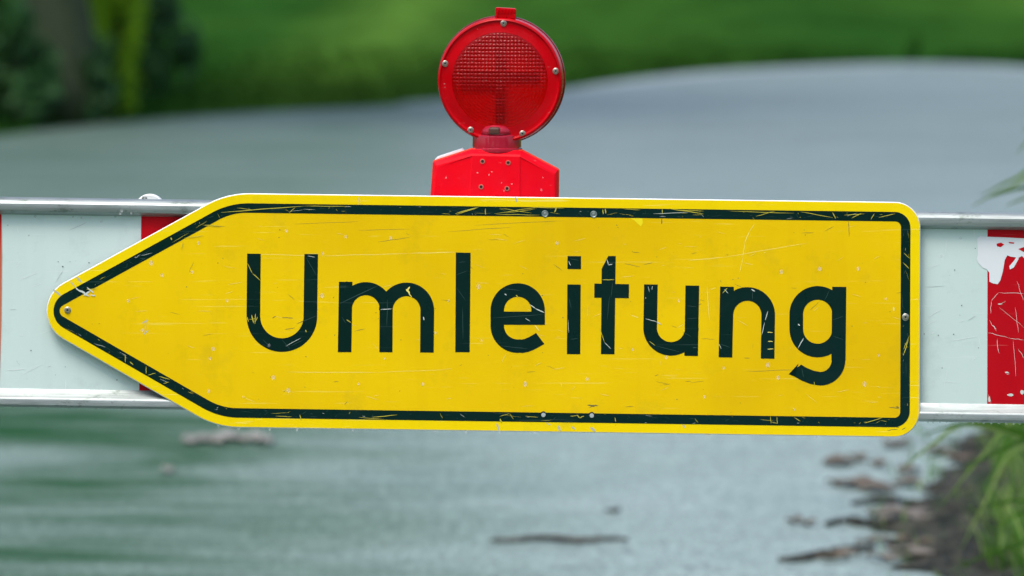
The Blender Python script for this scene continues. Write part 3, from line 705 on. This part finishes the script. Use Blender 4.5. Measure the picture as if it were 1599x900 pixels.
# head, turned slightly to the left
YAW = R(-4.5)
hc = P(783.2, 124.5, .055)                     # centre of the back flange
rotm = Matrix.Rotation(YAW, 3, 'Z')
AX = rotm @ Vector((0, -1, 0)); HX = rotm @ Vector((1, 0, 0)); HZ = Vector((0, 0, 1))
q = PX * 1.006
mb = MB()
mb.lathe(hc, AX, [(-.030, 0), (-.030, 60 * q), (-.024, 84 * q), (-.006, 94 * q), (-.004, 99.8 * q), (.001, 100.2 * q), (.004, 99.4 * q), (.0045, 96.5 * q)], 96)
mb.build('rear_housing', M['ringdark'], lamp, auto=35)
mb = MB()
mb.lathe(hc, AX, [(.0045, 98.2 * q), (.010, 98.0 * q), (.022, 97.2 * q), (.030, 96.4 * q), (.0325, 95.0 * q), (.0330, 93.2 * q), (.0310, 91.6 * q), (.0305, 90.5 * q), (.0312, 84 * q), (.0322, 77 * q), (.0326, 74.6 * q), (.0310, 74.0 * q), (.012, 73.0 * q)], 128)
o = mb.build('lens_ring', M['ring'], lamp, auto=50)
# reflector bowl and bulb inside
mb = MB(); mb.lathe(hc, AX, [(-.022, .010), (-.018, 30 * q), (-.006, 55 * q), (.010, 72.5 * q)], 64); mb.build('reflector_bowl', M['reflector'], lamp, smooth=True)
mb = MB(); mb.tube([hc + AX * -.004 - HZ * .060, hc + AX * -.002 - HZ * .01], .008, 12); mb.lathe(hc + AX * -.002, HZ, [(-.01, .006), (.0, .010), (.010, .007), (.014, 0)], 16); mb.build('bulb_holder', M['neckdark'], lamp, smooth=True)
mb = MB()                                      # circuit carrier: an upright spine and a wide plate across the middle
def iobox(x0, x1, z0, z1, d0, d1):
    pts = lambda d: [hc + AX * d + HX * (x * q) + HZ * (z * q) for x, z in ((x0, z0), (x1, z0), (x1, z1), (x0, z1))]
    mb.loft([pts(d0), pts(d1)], 0, True, True, True)
iobox(-8, 6, -66, 66, .0, .022); iobox(-62, -9, -16, 14, .0, .016); iobox(7, 60, -2, 12, .0, .016); iobox(-50, -9, 20, 48, .0, .010)
mb.build('circuit_carrier', mat('circuit_carrier_dark', (.06, .01, .01), .4), lamp)
# prismatic lens: real little pillows pressed in a shallow dome
def lens():
    N = 300; vs, fs = [], []
    pitch = .0053
    for i in range(N + 1):
        for j in range(N + 1):
            a, b = 2 * i / N - 1, 2 * j / N - 1
            x = a * math.sqrt(max(0, 1 - b * b / 2)); z = b * math.sqrt(max(0, 1 - a * a / 2))
            r = math.hypot(x, z); rr = 74.3 * q
            X, Z = x * rr, z * rr
            h = .0325 + .009 * (1 - r * r)
            e = min(1, (1 - r) * 14)
            up_ = 1 / (1 + math.exp(-(Z + .006) / .006))
            wx = abs(math.sin(math.pi * X / pitch)); wz = abs(math.sin(math.pi * Z / pitch))
            pil = .0012 * (wx ** .8 * wz ** .8)
            rg = .00014 * (math.cos(2 * math.pi * r * rr / .0042))
            h += e * (pil * up_ + (pil * (.18 + .5 * math.exp(-(X / .007) ** 2)) + rg) * (1 - up_))
            vs.append(tuple(hc + AX * h + HX * X + HZ * Z - org(lamp)))
    for i in range(N):
        for j in range(N):
            k = i * (N + 1) + j; fs.append((k, k + N + 1, k + N + 2, k + 1))
    me = bpy.data.meshes.new('lens'); me.from_pydata(vs, [], fs)
    return link('lens', me, M['lens'], lamp, True)
lens()
def hp(px, py, d=.031):                        # point on the turned head front
    v = P(px, py, hc.y - d); return v
for px, py in ((786.4, 36.6), (695, 99.5), (867.8, 111.2), (734.9, 203.3), (815.9, 209)):
    o = screw(px, py, 4.3, hp(px, py).y - .001 + (px - 783) * PX * math.tan(YAW) * 1.0, lamp)
# hanging tab on top
mb = MB()
a = [(773, 27), (773.5, 14), (775, 12), (804, 13.5), (806, 15.5), (805.5, 29.5)]
f0 = [P(*p, hc.y - .022) for p in a]
mb.loft([f0, [v + Vector((0, .02, 0)) for v in f0]], 0, True, True, True)
for x in (775.5, 789, 803.5):
    mb.box(tuple(P(x - 1.2, 30, hc.y - .027)), tuple(P(x + 1.2, 22, hc.y - .0225)))
for x in (778, 783, 788, 793, 798, 803):
    mb.box(tuple(P(x - 1.3, 21, hc.y - .0245)), tuple(P(x + 1.3, 14.5, hc.y - .0225)))
mb.build('top_tab', M['ring'], lamp, bevel=.0007)
for k in range(22):                            # rain drops on lamp and case
    s = random.random()
    if s < .5:
        px, py = random.choice([(random.uniform(684, 728), random.uniform(262, 302)), (random.uniform(818, 862), random.uniform(275, 302)), (random.uniform(740, 808), random.uniform(248, 302))]); yv = YF - .0001 + (.0035 if abs(px - 773) > 42 else 0)
    else:
        an = random.uniform(0, 6.28); px, py = 779 + 85 * math.cos(an), 124 + 85 * math.sin(an); yv = hc.y - .0308 + (px - 783) * PX * math.tan(YAW)
    drop(px, py, yv, random.uniform(.8, 1.5), lamp, random.uniform(.8, 1.3))

# ------------------------------------------------------------------ THINGS LYING ON THE ROAD
def barkmat(name, a, b):
    m = mat(name, a, .7); n = NT(m); n.base(n.ramp(n.noise(20, 6, .7), [(.35, a), (.65, b)])); n.bump(n.noise(40, 5), .8, .004); return m
M['stick'] = barkmat('wet_bark', (.020, .020, .016), (.07, .06, .045))
M['leaf_brown'] = barkmat('wet_brown_leaf', (.07, .055, .035), (.17, .13, .09))
M['leaf_pink'] = barkmat('pale_brown_leaf', (.11, .105, .085), (.21, .18, .145))
M['husk_dark'] = barkmat('dark_rotten_bark', (.012, .018, .014), (.05, .045, .03))
def stick(pxs, rad, m, label, cat='stick', group=None, name='stick', z=.012):
    pts = smoothline([G(*p) + Vector((0, 0, z + random.uniform(0, .006))) for p in pxs], 4)
    mid = pts[len(pts) // 2]; root = Vector((mid.x, mid.y, 0))
    mb = MB(); rr = [rad * (.55 + .6 * math.sin(math.pi * (k + .6) / (len(pts) + .4)) + random.uniform(-.12, .12)) for k in range(len(pts))]
    mb.tube(pts, rr, 8)
    me = bpy.data.meshes.new(name); me.from_pydata([tuple(v - root) for v in mb.v], [], mb.f)
    o = link(name, me, m, None, True); o.location = root
    tag(o, label, cat, group); return o
stick([(767, 852), (800, 854), (850, 851), (905, 854), (945, 853), (980, 850)], .0065, M['stick'], 'long thin dark twig lying alone on the road below the middle of the sign', 'twig', name='twig')
stick([(946, 806), (958, 807), (968, 806)], .005, M['stick'], 'short dark twig stub on the wet road above the long twig', 'twig', name='twig')
stick([(858, 868 - 2), (868, 866)], .006, M['stick'], 'tiny dark fleck of twig just below the long twig', 'twig', name='twig') if False else None
stick([(1216, 882), (1250, 880), (1290, 872), (1330, 868), (1365, 862)], .009, M['stick'], 'lowest forked dark branch on the road in front of the soil verge', 'branch', name='branch')
stick([(1290, 826), (1320, 820), (1345, 826), (1385, 828), (1410, 820), (1440, 828), (1470, 834)], .011, M['husk_dark'], 'crooked dark branch crossing from the wet road into the soil verge', 'branch', name='branch')
stick([(1330, 794), (1360, 792), (1390, 790), (1430, 794), (1465, 792)], .009, M['husk_dark'], 'straight dark branch above the crooked one at the soil verge', 'branch', name='branch')
stick([(1450, 770), (1480, 768), (1530, 770), (1580, 772)], .010, M['husk_dark'], 'dark rotten branch at the back of the soil verge beside the grass', 'branch', name='branch')
def leaf(px, py, L, Wd, m, label, cat, group=None, name='fallen_leaf', ang=0.0):
    c = G(px, py); mb = MB(); N = 9; rows = []; Wd *= .5; L *= .85
    for i in range(N + 1):
        t = i / N; hw = Wd * (math.sin(math.pi * min(1, t * .96 + .02)) ** .7) * .5
        zc = .009 + .006 * math.sin(t * 3 + px) ** 2
        rows.append([Vector(((t - .5) * L, s * hw, zc + .006 * abs(s) + .003 * math.sin(t * 9 + s * 2))) for s in (-1, -.5, 0, .5, 1)])
    mb.loft(rows, 0, False)
    me = bpy.data.meshes.new(name); me.from_pydata([tuple(Matrix.Rotation(ang, 3, 'Z') @ v) for v in mb.v], [], mb.f)
    o = link(name, me, m, None, True); o.location = (c.x, c.y, 0)
    md = o.modifiers.new('thick', 'SOLIDIFY'); md.thickness = .003
    tag(o, label, cat, group); return o
LG = 'fallen leaves on the road by the verge'
LL = 'curled wet brown leaf among others on the road beside the right soil verge'
for px, py, L, Wd in [(1310, 728, .10, .30), (1340, 722, .07, .2), (1335, 762, .14, .30), (1400, 700, .10, .25), (1465, 712, .09, .22), (1370, 770, .12, .25), (1305, 762, .06, .12), (1420, 762, .1, .2), (1372, 732, .06, .15),
                      (1262, 826, .05, .1), (1240, 822, .05, .1), (1420, 742, .08, .2), (1500, 722, .1, .2), (1445, 858, .09, .1), (1400, 852, .08, .08), (1360, 855, .09, .07), (1300, 880, .09, .06)]:
    leaf(px, py, L, Wd, M['leaf_brown'], LL, 'leaf', LG, ang=random.uniform(-.35, .35))
BG = 'pale bark pieces on the soil verge'
for px, py, L, Wd in [(1395, 808, .16, .22), (1430, 812, .20, .25), (1455, 822, .18, .2), (1410, 818, .14, .14), (1418, 868, .12, .14), (1432, 876, .13, .12), (1380, 880, .1, .1), (1310, 874, .12, .08)]:
    leaf(px, py, L, Wd, M['leaf_pink'], 'pale brown piece of wet bark lying at the edge of the right soil verge', 'bark', BG, name='bark_piece', ang=random.uniform(-.3, .3))
PG = 'pale leaves lying on the left of the road'
M['leaf_pale'] = barkmat('pale_dead_leaf', (.20, .22, .19), (.34, .32, .28))
for px, py, L, Wd in [(300, 694, .09, .35), (322, 692, .08, .3), (352, 689, .10, .4), (375, 692, .08, .3), (395, 690, .09, .3), (412, 695, .09, .25), (338, 696, .07, .2), (262, 742, .05, .16)]:
    leaf(px, py, L * .8, Wd, M['leaf_pale'], 'pale pinkish dead leaf on the greenish left part of the road, under the arrow sign', 'leaf', PG, ang=random.uniform(-.2, .2))

# ------------------------------------------------------------------ GRASS
def foliage(name, a, b, trans=.3):
    m = mat(name, a, .5, spec=.35); n = NT(m)
    n.base(n.ramp(n.noise(6, 4, .7), [(.35, a), (.65, b)]))
    t = m.node_tree; br = t.nodes.new('ShaderNodeBsdfTranslucent'); br.inputs[0].default_value = (*[x * 1.3 for x in b], 1)
    mx = t.nodes.new('ShaderNodeMixShader'); mx.inputs[0].default_value = trans
    t.links.new(n.b.outputs[0], mx.inputs[1]); t.links.new(br.outputs[0], mx.inputs[2]); t.links.new(mx.outputs[0], t.nodes['Material Output'].inputs[0])
    return m
M['grass'] = foliage('grass_blades', (.022, .085, .008), (.095, .23, .018))
M['grass_pale'] = foliage('grass_blades_pale', (.12, .24, .05), (.28, .38, .10))
def blade(mb, base, h, lean, ang, wd, m=0, n=5):
    d = Vector((math.cos(ang), math.sin(ang), 0)); s = Vector((-d.y, d.x, 0)); L, Q = [], []
    for k in range(n + 1):
        t = k / n; p = base + d * (lean * t * t) + Vector((0, 0, h * (t - .25 * t * t * min(1.6, lean / h))))
        w_ = wd * (1 - t ** 1.6) * .5 + .0002
        L.append(p + s * w_); Q.append(p - s * w_)
    mb.loft([L, Q], m, False)
mb = MB()
def right_x(Y):
    for q_ in range(len(right) - 1):
        if (right[q_].y - Y) * (right[q_ + 1].y - Y) <= 0:
            u = (Y - right[q_].y) / (right[q_ + 1].y - right[q_].y + 1e-9); return right[q_].x + u * (right[q_ + 1].x - right[q_].x)
    return 1.2
for k in range(16000):
    Y = random.uniform(2.5, 17); X = right_x(Y) + .02 + abs(random.gauss(0, 1)) * (.5 + .04 * Y) + .12 * noise.noise(Vector((Y * 2.2, 0, 5)))
    if abs(Y - 5.0) < 1.1: X += .02
    h = random.uniform(.05, .21) * (1 + .6 * noise.noise(Vector((X * 2, Y * 2, 0))))
    if random.random() < .04: X = right_x(Y) - random.uniform(.0, .25); h *= .3
    blade(mb, Vector((X, Y, .0)), h, h * random.uniform(.2, 1.0), random.uniform(0, 6.28), random.uniform(.005, .010), 0 if random.random() < .8 else 1, 4)
tag(mb.build('verge_grass', [M['grass'], M['grass_pale']], weld=False), 'lush green grass growing along the right side of the road', 'grass', kind='stuff')
mb = MB()
TALL = [((1599, 250), (1586, 262), 3.2), ((1532, 305), (1528, 325), 3.0), ]
for px, py, ex, ey, Y in [(1640, 330, 1532, 306, 3.4), (1640, 300, 1588, 240, 3.6), (1680, 345, 1545, 309, 3.2), (1660, 320, 1570, 322, 3.5), (1650, 310, 1518, 322, 3.3), (1640, 290, 1592, 300, 3.7), (1630, 250, 1597, 205, 3.6), (1600, 690, 1470, 790, 3.7), (1600, 700, 1530, 780, 3.9), (1590, 720, 1500, 860, 4.2), (1520, 672, 1405, 735, 3.4), (1640, 700, 1505, 735, 3.4), (1560, 690, 1440, 680, 3.4), (1650, 860, 1480, 895, 4.0), (1680, 760, 1560, 690, 3.6), (1660, 660, 1575, 700, 3.8), (1640, 800, 1545, 830, 3.8), (1625, 850, 1520, 800, 3.8)]:
    tip = P(ex, ey, Y); root = Vector((P(1599, 450, Y).x + random.uniform(.05, .35), Y + random.uniform(.1, .5), 0))
    apex = P(px, min(py, ey) - random.uniform(5, 40), Y + .1)
    pts = smoothline([root, root.lerp(apex, .6) + Vector((.03, 0, .08)), apex, apex.lerp(tip, .55) + Vector((0, 0, .012)), tip], 5)
    L, Q = [], []; nn = len(pts)
    for k, p in enumerate(pts):
        w_ = .0058 * (1 - (k / (nn - 1)) ** 2.2) + .0006
        d = (pts[min(k + 1, nn - 1)] - pts[max(0, k - 1)]).normalized(); s = d.cross(Vector((0, 1, 0))).normalized()
        L.append(p + s * w_ + Vector((0, .002, 0))); Q.append(p - s * w_)
    mb.loft([L, Q], random.choice([0, 1]), False)
tag(mb.build('tall_grass', [M['grass'], M['grass_pale']], weld=False), 'few tall arching grass blades at the right edge of the road behind the barrier', 'grass', kind='stuff')
# rough grass along the far rim of the road and over the meadow behind
mb = MB()
for k in range(26000):
    t = random.random() * (len(far) - 1); i = int(t); v = far[i].lerp(far[i + 1], t - i)
    tt = (far[i + 1] - far[i]).normalized(); nn = Vector((-tt.y, tt.x, 0))
    d = .2 + abs(random.gauss(0, 1)) * 3.0
    p = v + nn * d; h = random.uniform(.05, .17)
    blade(mb, Vector((p.x, p.y, -.012)), h, h * random.uniform(.2, .8), random.uniform(0, 6.28), random.uniform(.012, .022), 0, 3)
tag(mb.build('meadow_grass', [M['meadow']], weld=False), 'rough green grass on the meadow beyond the far rim of the road', 'grass', kind='stuff')

# ------------------------------------------------------------------ TREES AND SHRUBS AT THE LEFT
M['bark'] = barkmat('tree_bark', (.012, .028, .007), (.030, .046, .014))
M['dk'] = foliage('dark_leaves', (.014, .062, .015), (.032, .11, .024), .2)
M['md'] = foliage('mid_leaves', (.022, .085, .012), (.05, .15, .02), .3)
M['lt'] = foliage('bright_leaves', (.16, .34, .012), (.27, .47, .02), .45)
def leafcloud(mb, c, rad, n, size, m=0, clumps=14, flat=1.0):
    cl = []
    for k in range(clumps):
        while True:
            v = Vector((random.uniform(-1, 1), random.uniform(-1, 1), random.uniform(-1, 1)))
            if .25 < v.length < 1: break
        cl.append((Vector((v.x * rad[0], v.y * rad[1], v.z * rad[2])), random.uniform(.22, .42)))
    for k in range(n):
        cc, rr = random.choice(cl)
        v = Vector((random.gauss(0, .5), random.gauss(0, .5), random.gauss(0, .5))) * rr
        p = c + cc + Vector((v.x * rad[0], v.y * rad[1], v.z * rad[2]))
        if p.z < .02: p.z = random.uniform(.02, .2)
        a = Vector((random.uniform(-1, 1), random.uniform(-1, 1), random.uniform(-1, 1))).normalized(); b = a.orthogonal().normalized()
        s = size * random.uniform(.6, 1.3)
        mb.face([p - a * s, p + b * s * .45, p + a * s, p - b * s * .45], m)
def tree(px, py, r, H, ch, label, leaf_m, n=9000):
    b = G(px, py); t = empty('tree', (b.x, b.y, 0)); tag(t, label, 'tree', None)
    mb = MB(); pts, rr = [], []
    for k in range(9):
        u = k / 8; pts.append(b + Vector((.12 * math.sin(u * 4 + px), .1 * math.sin(u * 3), u * H * .8)))
        rr.append(r * (1.35 if k == 0 else 1.0 - .75 * u))
    pts[0].z = -.05; pts.insert(1, b + Vector((0, 0, .25))); rr.insert(1, r * 1.05)
    mb.tube(pts, rr, 14)
    tr = mb.build('trunk', M['bark'], t, smooth=True)
    mb = MB()
    for k in range(9):
        a = k * 2.4; z0 = ch + k * (H * .75 - ch) / 9; p0 = b + Vector((0, 0, z0))
        e = p0 + Vector((math.cos(a), math.sin(a), .55)) * (H * .24)
        mb.tube([p0, p0.lerp(e, .5) + Vector((0, 0, .12)), e], [r * .3, r * .2, r * .07], 7)
    mb.build('limb', M['bark'], t, smooth=True)
    mb = MB(); leafcloud(mb, b + Vector((0, 0, (H + ch) / 2)), (H * .33, H * .33, (H - ch) * .5), n, .12, 0, 34)
    mb.build('crown', leaf_m, t, weld=False)
    return t
tree(104, 192, .225, 9, 4.2, 'thick dark trunked tree beside the left end of the road rim', M['md'])
def shrub(px, py, rad, n, m, label, size=.05, clumps=16, name='shrub', lift=0.0):
    b = G(px, py); t = empty(name, (b.x, b.y, 0)); tag(t, label, 'shrub' if name == 'shrub' else 'sapling')
    mb = MB()
    for k in range(5):
        a = k * 1.3; mb.tube([b, b + Vector((math.cos(a) * rad[0] * .4, math.sin(a) * rad[1] * .4, rad[2] * 1.2))], [.018, .006], 6)
    mb.build('stem', M['bark'], t, smooth=True)
    mb = MB(); leafcloud(mb, b + Vector((0, 0, rad[2] * .95 + lift)), rad, n, size, 0, clumps); mb.build('foliage', m, t, weld=False)
    return t
shrub(184, 184, (.17, .20, .95), 5200, M['lt'], 'narrow bright yellow green sapling just right of the dark tree trunk', .05, 26, 'sapling')
shrub(238, 166, (.26, .3, .46), 2000, M['dk'], 'dark blue green shrub standing right of the bright sapling', .06, 14)
shrub(20, 198, (.28, .3, .36), 1700, M['dk'], 'low dark shrub at the left end of the road rim, left of the trunk', .055, 10)
shrub(-10, 166, (.75, .5, .9), 3200, M['md'], 'mid green bush cut off by the left edge of the picture', .06, 16)
shrub(140, 193, (.20, .2, .28), 900, M['dk'], 'small dark shrub at the foot of the tree trunk', .045, 8)
for x, y, H in ((-9.5, 33, 9), (-12.5, 44, 11)):
    t = tree(100, 180, .2, H, 1.6, 'tree', M['md'], 7000)
    t.location = (x, y, 0)
    t['label'] = 'tall bushy green tree further left beyond the picture edge' if x > -10 else 'taller green tree behind on the left beyond the picture edge'

# unseen trees added behind the camera to darken sign and lamp reflections
M['added_wood'] = foliage('added_wood_leaves', (.012, .05, .014), (.04, .12, .02), .2)
mb = MB()
for k in range(15):
    x = -42 + k * 6 + random.uniform(-1.5, 1.5)
    leafcloud(mb, Vector((x, -30 + random.uniform(-3, 3), 5.2)), (4.5, 3.5, 5.4), 1300, .42, 0, 16)
tag(mb.build('added_wood', M['added_wood'], weld=False), 'unseen green trees added behind the photographer to darken reflections', 'added_wood', kind='stuff')
